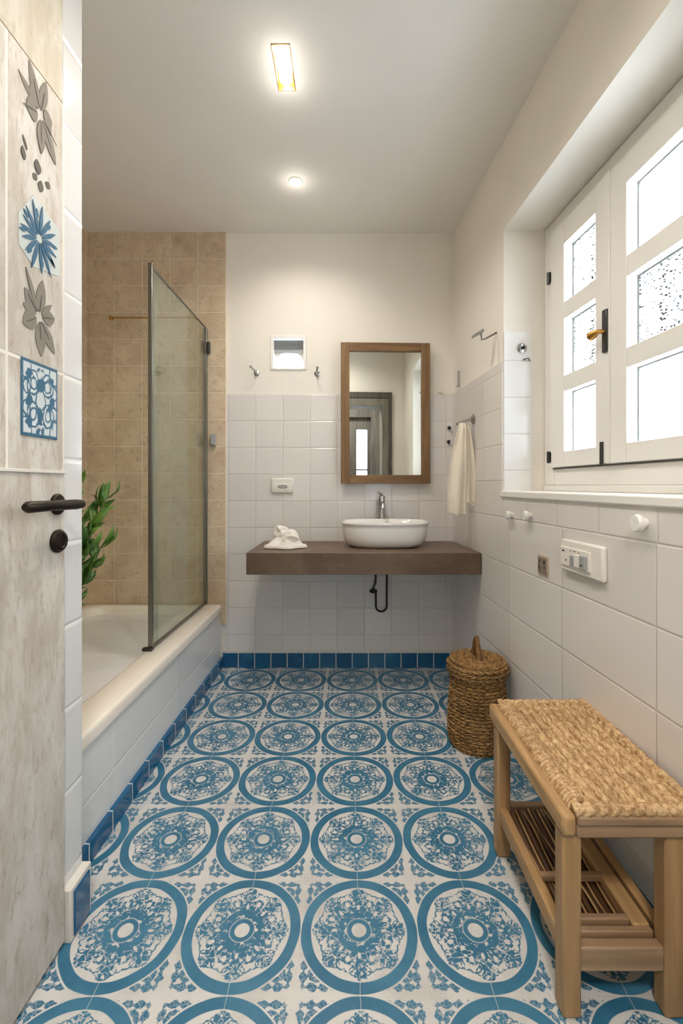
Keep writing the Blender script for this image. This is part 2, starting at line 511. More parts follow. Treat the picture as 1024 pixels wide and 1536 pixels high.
# back wall with the hole of the little vent window
vx0, vx1, vz0, vz1 = -.528, -.277, 2.045, 2.285
g = G()
for b in ((-1.95, vx0, 0, H + .1), (vx1, 1.2, 0, H + .1), (vx0, vx1, 0, vz0), (vx0, vx1, vz1, H + .1)): g.box(b[0], b[1], 3.125, 3.40, b[2], b[3])
g.mi = 1; g.box(-.83, .76, 3.114, 3.13, .115, 1.875)
g.mi = 2; g.box(-1.9, -.8275, 3.105, 3.13, .30, H)
g.mi = 3; g.box(-.84, .76, 3.109, 3.13, .098, .117)
S(g.make('wall_back', [m_paint, m_back_tile, m_beige_x, m_cement]), 'back wall, white paint above white square tiles with a beige tiled bay')
S(G().box(-.85, .76, 3.108, 3.13, 0, .1).make('baseboard_back', m_blue_x, bevel=.001), 'row of small blue glazed tiles under the washbasin wall')

# tub bay left wall
g = G().box(-1.95, -1.79, 1.25, 3.4, 0, H + .1); g.mi = 1; g.box(-1.79, -1.775, 1.33, 3.12, .3, H)
S(g.make('wall_tub', [m_paint, m_beige_y]), 'beige tiled side wall of the bathtub bay')
# pier in front of the tub
g = G(); g.mi = 1; g.box(-1.95, -.811, 1.235, 1.325, 0, H + .1); g.mi = 0; g.box(-.811, -.775, 1.238, 1.328, .14, H)
S(g.make('wall_pier', [m_pier_tile, m_paint], bevel=.002), 'narrow pier faced with glossy white tiles beside the door edge')
g = G(); g.box(-.79, -.752, 1.235, 1.335, .0, .145); g.mi = 1; g.box(-.753, -.747, 1.248, 1.322, .008, .132)
S(g.make('baseboard_pier', [m_cement, m_blue_x], bevel=.003), 'single blue tile in a white ledge at the foot of the pier')
S(G().box(-1.0, -.81, .35, 1.2375, 0, H + .1).box(-.82, -.7755, .36, 1.2375, 2.295, H + .05).make('wall_left', m_plaster), 'limewashed beige wall behind the open door')
# front wall with the doorway the camera stands in
g = G(); g.box(-1.95, -.80, .15, .36, 0, H + .1); g.box(.70, 1.25, .15, .36, 0, H + .1); g.box(-.80, .70, .15, .36, 2.36, H + .1)
S(g.make('wall_front', m_paint), 'white wall around the entrance doorway, seen in the mirror')
g = G(); g.box(.62, .70, .14, .385, 0, 2.36); g.box(-.80, -.78, .14, .36, 0, 2.36); g.box(-.78, .62, .14, .384, 2.26, 2.359)
g.mi = 1; g.box(.70, .745, .35, .392, 0, 2.435); g.box(-.78, .70, .36, .392, 2.36, 2.435)
S(g.make('trim_1', [m_oldwood2, m_oldwood], bevel=.003), 'weathered grey timber lining of the entrance doorway')
# hall behind the doorway
g = G(); g.box(-1.95, -1.85, -1.6, .2, 0, H + .1); g.box(1.2, 1.35, -1.6, .2, 0, H + .1)
g.box(-1.95, -.20, -1.7, -1.55, 0, H + .1); g.box(.75, 1.35, -1.7, -1.55, 0, H + .1); g.box(-.2, .75, -1.7, -1.55, 2.45, H + .1)
S(g.make('wall_hall', m_paint), 'white walls of the hall behind the doorway')
d2 = struct_root('door_2', (.27, -1.6, 0), 'dark weathered glazed door seen in the mirror')
g = G()
for b in ((-.2, .46, 0, 2.45), (.64, .75, 0, 2.45), (.46, .64, 0, .75), (.46, .64, 2.2, 2.45)): g.box(b[0], b[1], -1.65, -1.6, b[2], b[3])
for z in (1.15, 1.50): g.box(.46, .64, -1.645, -1.61, z, z + .03)
g.box(.70, 1.19, -1.60, -1.51, 0, 2.8); g.box(-.24, .70, -1.60, -1.51, 2.40, 2.8); g.box(-.24, -.17, -1.6, -1.51, 0, 2.40)
g.make('door_leaf', m_oldwood, d2, bevel=.004)
G().box(.46, .64, -1.632, -1.626, .75, 2.2).make('pane', m_glass, d2)

# right wall with the window opening
wy0, wy1, wz0, wz1 = 1.10, 2.284, 1.222, 2.536
g = G()
TH = .36
for (y0, y1, z0, z1) in ((.1, wy0, 0, H + .1), (wy1, 3.3, 0, H + .1), (wy0, wy1, 0, wz0 - .03), (wy0, wy1, wz1, H + .1)): g.box(0, TH, y0, y1, z0, z1, RW)
g.mi = 1
g.box(-.008, .002, 2.284, 3.12, .08, 1.875, RW); g.box(-.008, .002, .36, 2.284, .08, wz0 - .022, RW)
g.mi = 2; g.box(.0, .135, 2.276, 2.29, wz0, 2.02, RW)
S(g.make('wall_right', [m_paint, m_right_tile, m_jamb_tile]), 'right wall, white paint above large white tiles, with the deep window reveal')
S(G().box(-.018, .24, wy0, 2.290, wz0 - .032, wz0, RW).make('trim_2', m_win, bevel=.006), 'painted window sill ledge')
S(G().box(-.010, .0, .36, 3.11, 0, .085, RW).make('baseboard_right', m_blue_y, bevel=.001), 'low blue tile skirting of the right wall')

# ---- window_1 with two casements
win = struct_root('window_1', (WX(1.7) + .2, 1.7, wz0), 'white two-casement window with three panes in each casement')
fy0, fy1, fz0, fz1 = 1.12, 2.281, 1.25, 2.53
D0, D1 = .205, .27
g = G(); fw = .075
for b in ((fy0, fy0 + fw, fz0, fz1), (fy1 - .093, fy1, fz0, fz1), (fy0 + fw, fy1 - .093, fz0, 1.329), (fy0 + fw, fy1 - .093, 2.470, fz1)): g.box(D0, D1, *b, RW)
g.box(.20, .285, fy0 - .02, fy1, wz0, fz0, RW)
g.box(.23, .30, fy0 - .02, fy1 + .004, 2.525, 2.54, RW)
g.mi = 1; g.box(.236, .25, fy0 + .03, fy1 - .03, 2.44, 2.475, RW); g.box(.236, .25, fy0 + .03, fy1 - .03, 1.32, 1.345, RW)  # dark strips behind the casement gaps stand in for their shade
g.make('window_frame', [m_win, m_ink_and_shade], win, bevel=.004)
rows = ((1.405, 1.679), (1.752, 2.012), (2.088, 2.352))
def casement(y0, y1, gy0, gy1, label, specks):
    c = G(); a, b = .185, .232
    c.box(a, b, y0, gy0, 1.335, 2.460, RW); c.box(a, b, gy1, y1, 1.335, 2.460, RW)
    zz = [1.335, *[z for r in rows for z in r], 2.460]
    for k in range(0, 8, 2): c.box(a + (.004 if 0 < k < 6 else 0), b, gy0, gy1, zz[k], zz[k + 1], RW)
    c.mi = 1                                           # dark putty line round each pane
    for (z0, z1) in rows:
        t = .006
        for q in ((gy0, gy0 + t, z0, z1), (gy1 - t, gy1, z0, z1), (gy0, gy1, z0, z0 + t), (gy0, gy1, z1 - t, z1)): c.box(.226, .236, *q, RW)
    # outer storm frame seen through the glass
    c.mi = 0
    c.box(.29, .31, gy1 - .055, gy1 - .018, 1.36, 2.42, RW)
    o = c.make('casement', [m_win, m_plastic_g], win, bevel=.0025, label=label)
    for k, (z0, z1) in enumerate(rows):
        G().box(.229, .233, gy0, gy1, z0, z1, RW).make('pane', m_glass_s if specks[k] else m_glass, o)
    return o
ca = casement(1.770, 2.186, 1.833, 2.068, 'narrow-looking far casement', (0, 1, 1))
cb = casement(1.195, 1.765, 1.270, 1.649, 'near casement carrying the handle', (0, 1, 0))
G().box(.198, .206, 1.195, 2.190, 2.460, 2.467, RW).box(.198, .206, 1.195, 2.190, 1.327, 1.333, RW).make('gap_shade_strip', m_ink_and_shade, win)  # thin dark strips painted as the shadow lines above and below the casements
G().box(.178, .186, 1.735, 1.772, 1.337, 2.458, RW).make('meeting_strip', m_win, win, bevel=.002)
g = G().box(.170, .179, 1.741, 1.768, 1.765, 1.930, RW)
hp = g.make('handle', m_iron, cb, bevel=.002)
g = G().tube([RW((.172, 1.755, 1.845)), RW((.150, 1.755, 1.845)), RW((.146, 1.764, 1.844)), RW((.144, 1.778, 1.841)), RW((.143, 1.795, 1.839)), RW((.143, 1.797, 1.839))], [.008, .009, .012, .016, .018, .014], 12)
tag(g.make('lever', m_brass, win), '', '')
for o in win.children:
    if o.name == 'lever': del o['category']; o['label'] = 'short brass lever of the window handle'
G().box(.174, .184, 1.768, 1.780, 1.335, 1.42, RW).cyl(RW((.172, 1.774, 1.42)), RW((.172, 1.774, 1.33)), .006).make('bolt', m_iron, win, bevel=.001)
for z in (1.385, 2.25): G().cyl(RW((.180, 2.192, z - .028)), RW((.180, 2.192, z + .028)), .009, n=14).box(.183, .206, 2.178, 2.206, z - .022, z + .022, RW).make('hinge', m_iron, win)

# ---- window_2: small louvred vent window
vw = struct_root('window_2', ((vx0 + vx1) / 2, 3.14, vz0), 'small square vent window with louvres over a bright arch')
g = G(); t = .022
for b in ((vx0 + .001, vx0 + t, vz0 + .001, vz1 - .001), (vx1 - t, vx1 - .001, vz0 + .001, vz1 - .001), (vx0 + t, vx1 - t, vz1 - t, vz1), (vx0 + t, vx1 - t, vz0, vz0 + .014)): g.box(b[0], b[1], 3.118, 3.19, b[2], b[3])
g.make('window_frame', m_win, vw, bevel=.002)
ix0, ix1, iz0, iz1 = vx0 + t, vx1 - t, vz0 + .014, vz1 - t
# arch plate: strips from the arch curve up to a line
g = G(); cx = (ix0 + ix1) / 2; hw = (ix1 - ix0) / 2; N = 20
def az(x):
    q = min(1, abs(x - cx) / (hw * .98)); return iz0 + .035 + .088 * (1 - q ** 2.6) ** .6
for k in range(N):
    xa = ix0 + 2 * hw * k / N; xb = ix0 + 2 * hw * (k + 1) / N
    g.hexa([(xa, 3.178, az(xa)), (xb, 3.178, az(xb)), (xb, 3.178, iz1 - .052), (xa, 3.178, iz1 - .052)], [(xa, 3.186, az(xa)), (xb, 3.186, az(xb)), (xb, 3.186, iz1 - .052), (xa, 3.186, iz1 - .052)])
g.make('arch_plate', m_win, vw)
g = G()
for k in range(6):
    z = iz1 - .006 - k * .0135
    g.hexa([(ix0, 3.150, z), (ix1, 3.150, z), (ix1, 3.151, z + .0025), (ix0, 3.151, z + .0025)], [(ix0, 3.172, z - .018), (ix1, 3.172, z - .018), (ix1, 3.173, z - .0155), (ix0, 3.173, z - .0155)])
g.make('louvre', m_plastic_g, vw)

# ---- door_1: the open door leaf with inset flower tiles
dr = struct_root('door_1', (-.785, .41, 0), 'open limewashed door with flower tiles down its edge')
G().box(-.806, -.765, .405, 1.232, .012, 2.28).make('door_leaf', m_door, dr, bevel=.004)
DX = -.765
G().box(DX, DX + .004, .405, 1.232, 1.281, 1.289).make('rail', m_cement, dr, bevel=.001)
PC = [0]
def petal(g, cy, cz, ang, L, W, x=DX, r0=.012, th=.0016, n=14, bend=0):
    """pointed leaf lying on the door face"""
    PC[0] += 1; x += .00011 * (PC[0] % 9); up, dn = [], []; W *= 1.3 if L > .03 else 1
    for k in range(n + 1):
        t = k / n; w = W * (math.sin(PI * t) ** .8) * (1 - .25 * t) if 0 < t < 1 else 0
        s = r0 + L * t; b = bend * t * t
        up.append((s, w + b)); dn.append((s, -w + b))
    pts = up + dn[-2:0:-1]
    def tr(p, xx): return (xx, cy + p[0] * math.cos(ang) - p[1] * math.sin(ang), cz + p[0] * math.sin(ang) + p[1] * math.cos(ang))
    g.hexa([tr(p, x) for p in pts], [tr(p, x + th) for p in pts])
def zdoor(y, py): return 1.25 + (728 - py) * y / 680
rnd = random.Random(3)
def dy(px): return .765 * 680 / (520 - px)
# grey flower at the top
g = G(); cy, cz = dy(60), zdoor(dy(60), 172)
for (a, L, W) in ((112, .125, .013), (78, .12, .013), (128, .06, .018), (-28, .045, .020), (200, .055, .022), (20, .045, .018), (-55, .12, .014), (-88, .11, .013), (150, .10, .008)):
    petal(g, cy, cz, math.radians(a), L * .76, W)
f = g.make('flower_motif', m_fl_grey, dr, label='large grey flower at the top of the door')
g = G()
for a in (112, 78, -55, -88, 200, -28): petal(g, cy, cz, math.radians(a), .055, .0014, DX + .0016, .015, .001)
g.make('petal_vein', m_fl_dark, f)
# sprig of berries and leaves
g = G()
for (px, py, a, L, W) in ((36, 240, 105, .03, .008), (57, 262, 100, .035, .010), (50, 268, 60, .02, .009), (60, 288, 85, .03, .011), (70, 282, 70, .02, .010), (40, 225, 120, .03, .004)):
    y = dy(px); petal(g, y, zdoor(y, py), math.radians(a), L, W, r0=0)
g.make('berry_motif', m_fl_dark, dr, label='small dark berries and leaves')
# pale diamond with the blue flower
g = G(); yc = dy(58); 
ya, yb, ym = dy(27), dy(88), dy(60)
P = [(DX, ya, zdoor(ya, 318)), (DX, dy(50), zdoor(dy(50), 292)), (DX, yb, zdoor(yb, 345)), (DX, yb, zdoor(yb, 415)), (DX, dy(50), zdoor(dy(50), 400)), (DX, ya, zdoor(ya, 365))]
g.hexa(P, [(p[0] + .0012, p[1], p[2]) for p in P])
f = g.make('flower_tile', m_fl_pale, dr, label='pale tile under the blue flower')
g = G(); cy, cz = dy(58), zdoor(dy(58), 358)
for k in range(15):
    a = 2 * PI * k / 15 + .2; petal(g, cy, cz, a, .050 + .025 * abs(math.sin(a)) + rnd.uniform(-.008, .008), .0048, DX + .0012, .010)
for k in range(8):
    a = 2 * PI * k / 8; petal(g, cy, cz, a + .15, .022, .005, DX + .0012, .048)
g.make('flower_motif', m_fl_blue, f, label='blue flower in the middle of the door edge')
# grey flower below
g = G(); cy, cz = dy(58), zdoor(dy(58), 475)
for (a, L, W) in ((82, .085, .015), (135, .06, .017), (168, .045, .013), (212, .055, .019), (-85, .085, .016), (-52, .085, .014), (15, .05, .017), (45, .055, .007), (115, .10, .006)):
    petal(g, cy, cz, math.radians(a), L, W)
f = g.make('flower_motif', m_fl_grey, dr, label='grey flower above the blue framed tile')
g = G()
for a in (82, 135, 212, -85, -52, 15): petal(g, cy, cz, math.radians(a), .045, .0013, DX + .0016, .012, .001)
g.make('petal_vein', m_fl_dark, f)
# small framed blue tile
ya, yb = dy(30), dy(85); yc = (ya + yb) / 2; zc = 1.25 + (728 - 601) * yc / 680
G().box(DX, DX + .003, yc - .066, yc + .066, zc - .092, zc + .092).make('scroll_tile', m_azulejo, dr, origin=(DX, yc, zc), bevel=.001, label='small blue and white tile with a scroll pattern')
# handle and lock
hz = 1.2; hy = 1.195
g = G().lathe([(.001, 0), (.028, 0), (.028, .006), (.024, .010), (.011, .012), (.010, .05), (.001, .05)], (DX, hy, hz), 'x', 28)
hd = g.make('door_handle', m_dark, dr)
G().tube([(DX + .055, 1.215, hz), (DX + .055, 1.19, hz), (DX + .055, 1.10, hz + .001), (DX + .055, 1.01, hz + .001), (DX + .055, 1.0, hz + .001)], [.011, .0135, .0125, .0135, .008], 16).make('lever', m_dark, hd)
G().lathe([(.001, 0), (.030, 0), (.031, .006), (.026, .010), (.025, .014), (.018, .015), (.016, .012), (.001, .012)], (DX, 1.197, 1.103), 'x', 32).make('lock', m_dark, dr)
for z in (.3, 1.2, 2.0): G().cyl((-.780, .398, z - .05), (-.780, .398, z + .05), .008).make('hinge', m_dark, dr)

# ------------------------------------------------------------------ BATHTUB
def rr(cx, cy, hx, hy, r, z, n=8):
    pts = []
    for (sx, sy, a0) in ((1, 1, 0), (-1, 1, 90), (-1, -1, 180), (1, -1, 270)):
        for k in range(n + 1):
            a = math.radians(a0 + 90 * k / n)
            pts.append((cx + sx * (hx - r) + r * math.cos(a), cy + sy * (hy - r) + r * math.sin(a), z))
    return pts
tub = thing('bathtub', (-1.31, 2.2, 0), 'white built-in bathtub with a tiled side panel behind the glass screen', 'bathtub')
ox0, ox1, oy0, oy1 = -1.772, -.852, 1.332, 3.100
ocx, ocy, ohx, ohy = (ox0 + ox1) / 2, (oy0 + oy1) / 2, (ox1 - ox0) / 2, (oy1 - oy0) / 2
ix0_, ix1_, iy0_, iy1_ = -1.70, -.985, 1.64, 3.035
icx, icy, ihx, ihy = (ix0_ + ix1_) / 2, (iy0_ + iy1_) / 2, (ix1_ - ix0_) / 2, (iy1_ - iy0_) / 2
R = [rr(ocx, ocy, ohx - .01, ohy, .015, .385), rr(ocx, ocy, ohx, ohy, .02, .392), rr(ocx, ocy, ohx, ohy, .02, .425), rr(ocx, ocy, ohx - .004, ohy - .004, .02, .436), rr(ocx, ocy, ohx - .014, ohy - .014, .02, .440),
     rr(icx, icy, ihx + .012, ihy + .012, .10, .440), rr(icx, icy, ihx, ihy, .10, .434), rr(icx, icy, ihx - .008, ihy - .008, .10, .415), rr(icx, icy, ihx - .03, ihy - .05, .11, .28), rr(icx, icy, ihx - .06, ihy - .10, .12, .12), rr(icx, icy, ihx - .12, ihy - .18, .12, .085), rr(icx, icy, .05, .2, .04, .078)]
G().loft(R).make('basin', m_enamel, tub, smooth=50)
G().box(-1.77, -.862, 1.34, 3.10, .0, .392).make('side_panel', m_tub_tile, tub)
G().lathe([(.001, .082), (.028, .082), (.028, .088), (.001, .088)], (-1.35, 2.8, 0)).make('drain', m_chrome, tub)
S(G().box(-.864, -.846, 1.335, 3.112, 0, .072).make('baseboard_left', m_blue_y, bevel=.001), 'narrow blue tile strip along the foot of the bathtub panel')

# ------------------------------------------------------------------ SHOWER SCREEN
SX = -.962
scn = thing('shower_screen', (SX, 2.65, .44), 'clear glass shower screen in slim grey metal profiles standing on the bathtub rim', 'shower screen')
G().box(SX - .003, SX + .003, 2.238, 3.085, .452, 2.325).make('glass_panel', m_screen, scn)
G().box(SX - .012, SX - .007, 2.236, 2.33, .455, 2.325).make('glass_panel', m_screen, scn, label='narrow overlapping glass strip at the near edge')
G().box(SX - .013, SX + .008, 2.222, 2.240, .442, 2.342).make('edge_profile', m_profile, scn, bevel=.002)
G().box(SX - .013, SX + .010, 3.078, 3.103, .442, 2.322).make('edge_profile', m_profile, scn, bevel=.002)
G().box(SX - .008, SX + .007, 2.236, 3.08, .4405, .456).make('bottom_rail', m_profile, scn, bevel=.001)
G().box(SX - .006, SX + .005, 2.236, 3.08, 2.322, 2.327).make('top_rail', m_profile, scn)
G().box(SX - .035, SX + .012, 2.205, 2.232, .4405, .456).make('foot', m_iron, scn, bevel=.002)
G().box(SX + .010, SX + .030, 3.07, 3.103, 2.15, 2.225).make('bracket', m_iron, scn, bevel=.003)
# small soap holder on beige tiles next to the screen
t = G().box(-.925, -.893, 3.075, 3.104, 1.52, 1.60).box(-.918, -.900, 3.055, 3.08, 1.525, 1.54).make('wall_bracket', m_plastic_g, bevel=.004)
tag(t, 'small translucent grey bracket on the beige tiles right of the shower screen', 'bracket')
# thin rail on the beige wall left of the screen
t = thing('towel_rail', (-1.35, 3.08, 2.39), 'thin bronze rail with a round end on the beige tiles behind the glass', 'rail')
G().tube([(-1.60, 3.075, 2.388), (-1.40, 3.07, 2.385), (-1.02, 3.07, 2.388)], .0045, 10).make('rod', m_brass, t)
G().ball((-1.602, 3.077, 2.388), .013).cyl((-1.602, 3.077, 2.388), (-1.602, 3.106, 2.388), .007).make('end_knob', m_brass, t)
G().cyl((-1.03, 3.07, 2.388), (-1.03, 3.106, 2.388), .006).make('mount', m_brass, t)

# ------------------------------------------------------------------ PLANT in a pot on the near tub end
pl = thing('potted_plant', (-1.22, 1.47, .44), 'leafy green plant with long pointed leaves at the end of the bathtub behind the pier', 'plant')
G().lathe([(.001, .001), (.055, .001), (.078, .13), (.085, .135), (.085, .155), (.076, .155), (.07, .13), (.001, .125)], (-1.22, 1.47, .44), n=36).make('pot', m_pot, pl)
lv = random.Random(11); gl = G(); gs = G()
stems = []
for (ex, ey, ez, n) in ((-.885, 1.66, 1.20, 26), (-.99, 1.66, 1.27, 26), (-.93, 1.72, 1.02, 22), (-1.05, 1.60, 1.20, 18), (-1.18, 1.52, 1.25, 16), (-1.30, 1.45, 1.15, 14), (-.97, 1.62, .98, 16), (-.955, 1.64, 1.13, 18)):
    b = Vector((-1.22, 1.47, .56)); e = Vector((ex, ey, ez)); mid = (b + e) / 2 + Vector((.06 if ex > -1.1 else 0, .02, -.08))
    pts = [b * (1 - t) ** 2 + mid * 2 * t * (1 - t) + e * t * t for t in [k / 16 for k in range(17)]]
    gs.tube(pts, [.005 - .0035 * k / 16 for k in range(17)], 6)
    n = int(n * 1.6)
    for k in range(n):
        t = .42 + .58 * k / (n - 1); i = min(15, int(t * 16)); p = pts[i].lerp(pts[i + 1], t * 16 - i); d = (pts[min(16, i + 1)] - pts[max(0, i - 1)]).normalized()
        a = lv.uniform(0, 2 * PI); side = Vector((math.cos(a), math.sin(a), lv.uniform(-.1, .5))).normalized()
        dirn = (d * .9 + side * lv.uniform(.35, .8)).normalized(); L = lv.uniform(.065, .11); W = L * .155
        s2 = dirn.cross(Vector((lv.uniform(-1, 1), lv.uniform(-1, 1), lv.uniform(-1, 1)))).normalized(); nrm = dirn.cross(s2)
        vs = []
        for (q, w, h) in ((0, .1, 0), (.25, .8, .01), (.5, 1, .014), (.75, .7, .008), (1, .02, -.01)):
            c = p + dirn * (L * q) + nrm * (h)
            vs.append((c - s2 * W * w, c - nrm * W * .35 * w, c + s2 * W * w))
        V = [[gl.bm.verts.new(x) for x in r] for r in vs]
        for j in range(4):
            for m in range(2): gl._f([V[j][m], V[j][m + 1], V[j + 1][m + 1], V[j + 1][m]])
gs.make('stem', m_stem, pl); gl.make('foliage', m_leaf, pl, solid=.0008)

# ------------------------------------------------------------------ VANITY
ct = G().hexa([(-.5685, 2.56, .745), (-.5685, 2.56, .868), (-.5685, 3.112, .868), (-.5685, 3.112, .745)], [(WX(2.56) - .012, 2.56, .745), (WX(2.56) - .012, 2.56, .868), (WX(3.112) - .012, 3.112, .868), (WX(3.112) - .012, 3.112, .745)]).make('vanity_shelf', m_stone, bevel=.003)
tag(ct, 'thick brown stone wash counter mounted across the white tiled back wall', 'counter')

def sup(cx, cy, hx, hy, z, e=2.6, n=72):
    pts = []
    for k in range(n):
        a = 2 * PI * k / n; c, s_ = math.cos(a), math.sin(a)
        pts.append((cx + hx * math.copysign(abs(c) ** (2 / e), c), cy + hy * math.copysign(abs(s_) ** (2 / e), s_), z))
    return pts
bx, by, bz = .238, 2.855, .868
bs = thing('washbasin', (bx, by, bz), 'oval white ceramic vessel basin standing on the brown counter', 'washbasin')
R = [sup(bx, by, .195, .115, bz + .001), sup(bx, by, .215, .128, bz + .006), sup(bx, by, .243, .147, bz + .024), sup(bx, by, .260, .158, bz + .06), sup(bx, by, .267, .163, bz + .120), sup(bx, by, .269, .165, bz + .138), sup(bx, by, .274, .170, bz + .142), sup(bx, by, .277, .172, bz + .150), sup(bx, by, .274, .170, bz + .158), sup(bx, by, .266, .162, bz + .160),
     sup(bx, by, .257, .154, bz + .156), sup(bx, by, .245, .145, bz + .12), sup(bx, by, .21, .12, bz + .05), sup(bx, by, .12, .07, bz + .026), sup(bx, by, .02, .02, bz + .022)]
G().loft(R).make('bowl', m_ceramic, bs, smooth=60)
G().lathe([(.001, .024), (.021, .024), (.021, .03), (.001, .032)], (bx, by, bz)).make('drain', m_chrome, bs)

fc = thing('basin_faucet', (.236, 3.062, .868), 'chrome mixer faucet rising behind the white vessel basin', 'faucet')
G().lathe([(.001, 0), (.028, 0), (.028, .008), (.023, .012), (.023, .30), (.021, .312), (.001, .314)], (.236, 3.062, .868), n=28).make('body', m_chrome, fc)
G().tube([(.236, 3.05, 1.125), (.236, 3.0, 1.130), (.236, 2.955, 1.122), (.236, 2.945, 1.105)], [.014, .013, .012, .011], 16).make('spout', m_chrome, fc)
G().tube([(.236, 3.06, 1.18), (.225, 3.04, 1.196), (.205, 2.99, 1.205)], [.012, .008, .006], 12).make('lever', m_chrome, fc)
G().tube([(.215, 3.045, 1.16), (.206, 3.045, 1.14), (.203, 3.045, 1.06), (.203, 3.045, .872)], .006, 12).make('side_pipe', m_chrome, fc)

hs = thing('supply_hose', (.19, 3.06, .5), 'black looped drain hose with a stop valve hanging under the counter', 'hose')
pts = [(.195, 3.07, .7445), (.195, 3.07, .62), (.193, 3.068, .59), (.182, 3.066, .565), (.176, 3.066, .545)]
G().tube(pts, [.0075, .0075, .0075, .006, .006], 10).make('upper_hose', m_black, hs)
G().ball((.180, 3.066, .535), .026, (1.05, .7, .62)).cyl((.180, 3.066, .535), (.180, 3.112, .535), .009).make('valve', m_black, hs)
pts = [(.196, 3.066, .53), (.196, 3.066, .47)] + [(.233 - .037 * math.cos(a), 3.066, .435 - .038 * math.sin(a)) for a in [PI * k / 10 for k in range(0, 11)]] + [(.270, 3.066, .50), (.271, 3.066, .7445)]
G().tube(pts, .0075, 10).make('hose_loop', m_black, hs)
G().tube([(.012, 2.99, .749), (.012, 2.99, .733), (.018, 2.985, .728), (.022, 2.98, .733)], .003, 8).make('screw_hook', m_iron, ct)

# ------------------------------------------------------------------ MIRROR (hung very slightly turned)
mr = thing('wall_mirror', (.26, 3.105, 1.27), 'tall mirror in a plain brown wooden frame above the washbasin', 'mirror')
MX0, MX1, MZ0, MZ1, fwm = -.041, .562, 1.262, 2.212, .058
def MT(p):
    a = math.radians(1.8); x, y = p[0] - .56, p[1] - 3.095
    return (.56 + x * math.cos(a) - y * math.sin(a), 3.095 + x * math.sin(a) + y * math.cos(a) - .004, p[2])
for (n_, b, mt) in (('frame_side', (MX0, MX0 + fwm, MZ0, MZ1), m_mframe_z), ('frame_side', (MX1 - fwm, MX1, MZ0, MZ1), m_mframe_z), ('frame_rail', (MX0 + fwm, MX1 - fwm, MZ1 - fwm, MZ1), m_mframe_x), ('frame_rail', (MX0 + fwm, MX1 - fwm, MZ0, MZ0 + fwm), m_mframe_x)):
    G().box(b[0], b[1], 3.066, 3.095, b[2], b[3], MT).make(n_, mt, mr, bevel=.003)
G().box(MX0 + .05, MX1 - .05, 3.083, 3.088, MZ0 + .05, MZ1 - .05, MT).make('mirror_glass', m_mirror, mr)

# ------------------------------------------------------------------ BACK WALL FITTINGS
def coat_hook(x, z, lab, dx, grp=None):
    t = thing('coat_hook', (x, 3.122, z), lab, 'hook')
    G().lathe([(.001, 0), (.019, 0), (.019, -.005), (.013, -.009), (.001, -.010)], (x, 3.125, z - .012), 'y', 24).make('rose', m_chrome, t)
    G().tube([(x, 3.118, z - .012), (x, 3.085, z - .014), (x + dx * .3, 3.068, z - .004), (x + dx, 3.060, z + .016)], [.006, .006, .006, .005], 12).ball((x + dx, 3.060, z + .016), .010, n=10).make('arm', m_chrome, t)
coat_hook(-.620, 2.035, 'chrome coat hook on the white wall left of the small vent window', -.028)
coat_hook(-.205, 2.030, 'chrome coat hook on the white wall right of the small vent window', .006)
sp = thing('switch_plate', (-.44, 3.112, 1.25), 'white plastic wall plate with a small dark marking above the crumpled towel', 'wall plate')
G().box(-.516, -.366, 3.094, 3.114, 1.197, 1.301).make('plate', m_plastic, sp, bevel=.010)
G().box(-.498, -.384, 3.090, 3.096, 1.217, 1.262).make('cover', m_plastic, sp, bevel=.004)
g = G()
for k in range(2):
    g.tube([(-.438 + .034 * math.cos(a) * (1 - .2 * k), 3.0895, 1.240 + .011 * math.sin(a) * (1 - .4 * k)) for a in [2 * PI * j / 24 for j in range(24)]], .0011, 6, closed=True)
g.tube([(-.462 + .008 * k, 3.0895, 1.240 + (.004 if k % 2 else -.004)) for k in range(7)], .0014, 6)
g.make('marking', m_ink_and_shade, sp)

# two little dark knobs in the corner behind the towel
for (z, x, y, lab) in ((1.642, .700, 3.0, 'upper of the two tiny dark knobs in the corner left of the hanging towel'), (1.548, .695, 3.0, 'lower of the two tiny dark knobs in the corner left of the hanging towel')):
    t = G().ball((x, 3.098, z), .013, n=10).cyl((x, 3.098, z), (x, 3.116, z), .006).make('wall_peg', m_black, origin=(x, 3.11, z)); tag(t, lab, 'peg')
t = G().box(-.014, -.004, 2.985, 2.995, 1.90, 2.005, RW).box(-.020, -.004, 2.98, 3.0, 1.90, 1.908, RW).make('wall_clip', m_plastic_g, bevel=.001); tag(t, 'thin grey upright clip on the right wall near the corner', 'clip')
t = G().box(.622, .655, 3.100, 3.114, 1.888, 1.897).box(.650, .655, 3.100, 3.114, 1.872, 1.897).make('wall_clip', m_plastic, bevel=.001); tag(t, 'tiny angled clip on the top tile row right of the mirror', 'clip')

# ------------------------------------------------------------------ RIGHT WALL FITTINGS
# towel bar
ty = 2.70
tb = thing('towel_bar', RW((0, ty, 1.64)), 'short chrome towel bar with a round rose holding the cream towel', 'towel bar')
G().lathe([(.001, -.002), (.030, -.002), (.031, -.010), (.024, -.018), (.012, -.022), (.001, -.023)], RW((0, ty, 1.645)), 'x', 28).make('rose', m_chrome, tb)
G().tube([RW((-.015, ty, 1.645)), RW((-.045, ty - .005, 1.637)), RW((-.115, ty - .02, 1.612))], [.013, .009, .008], 14).make('rod', m_chrome, tb)
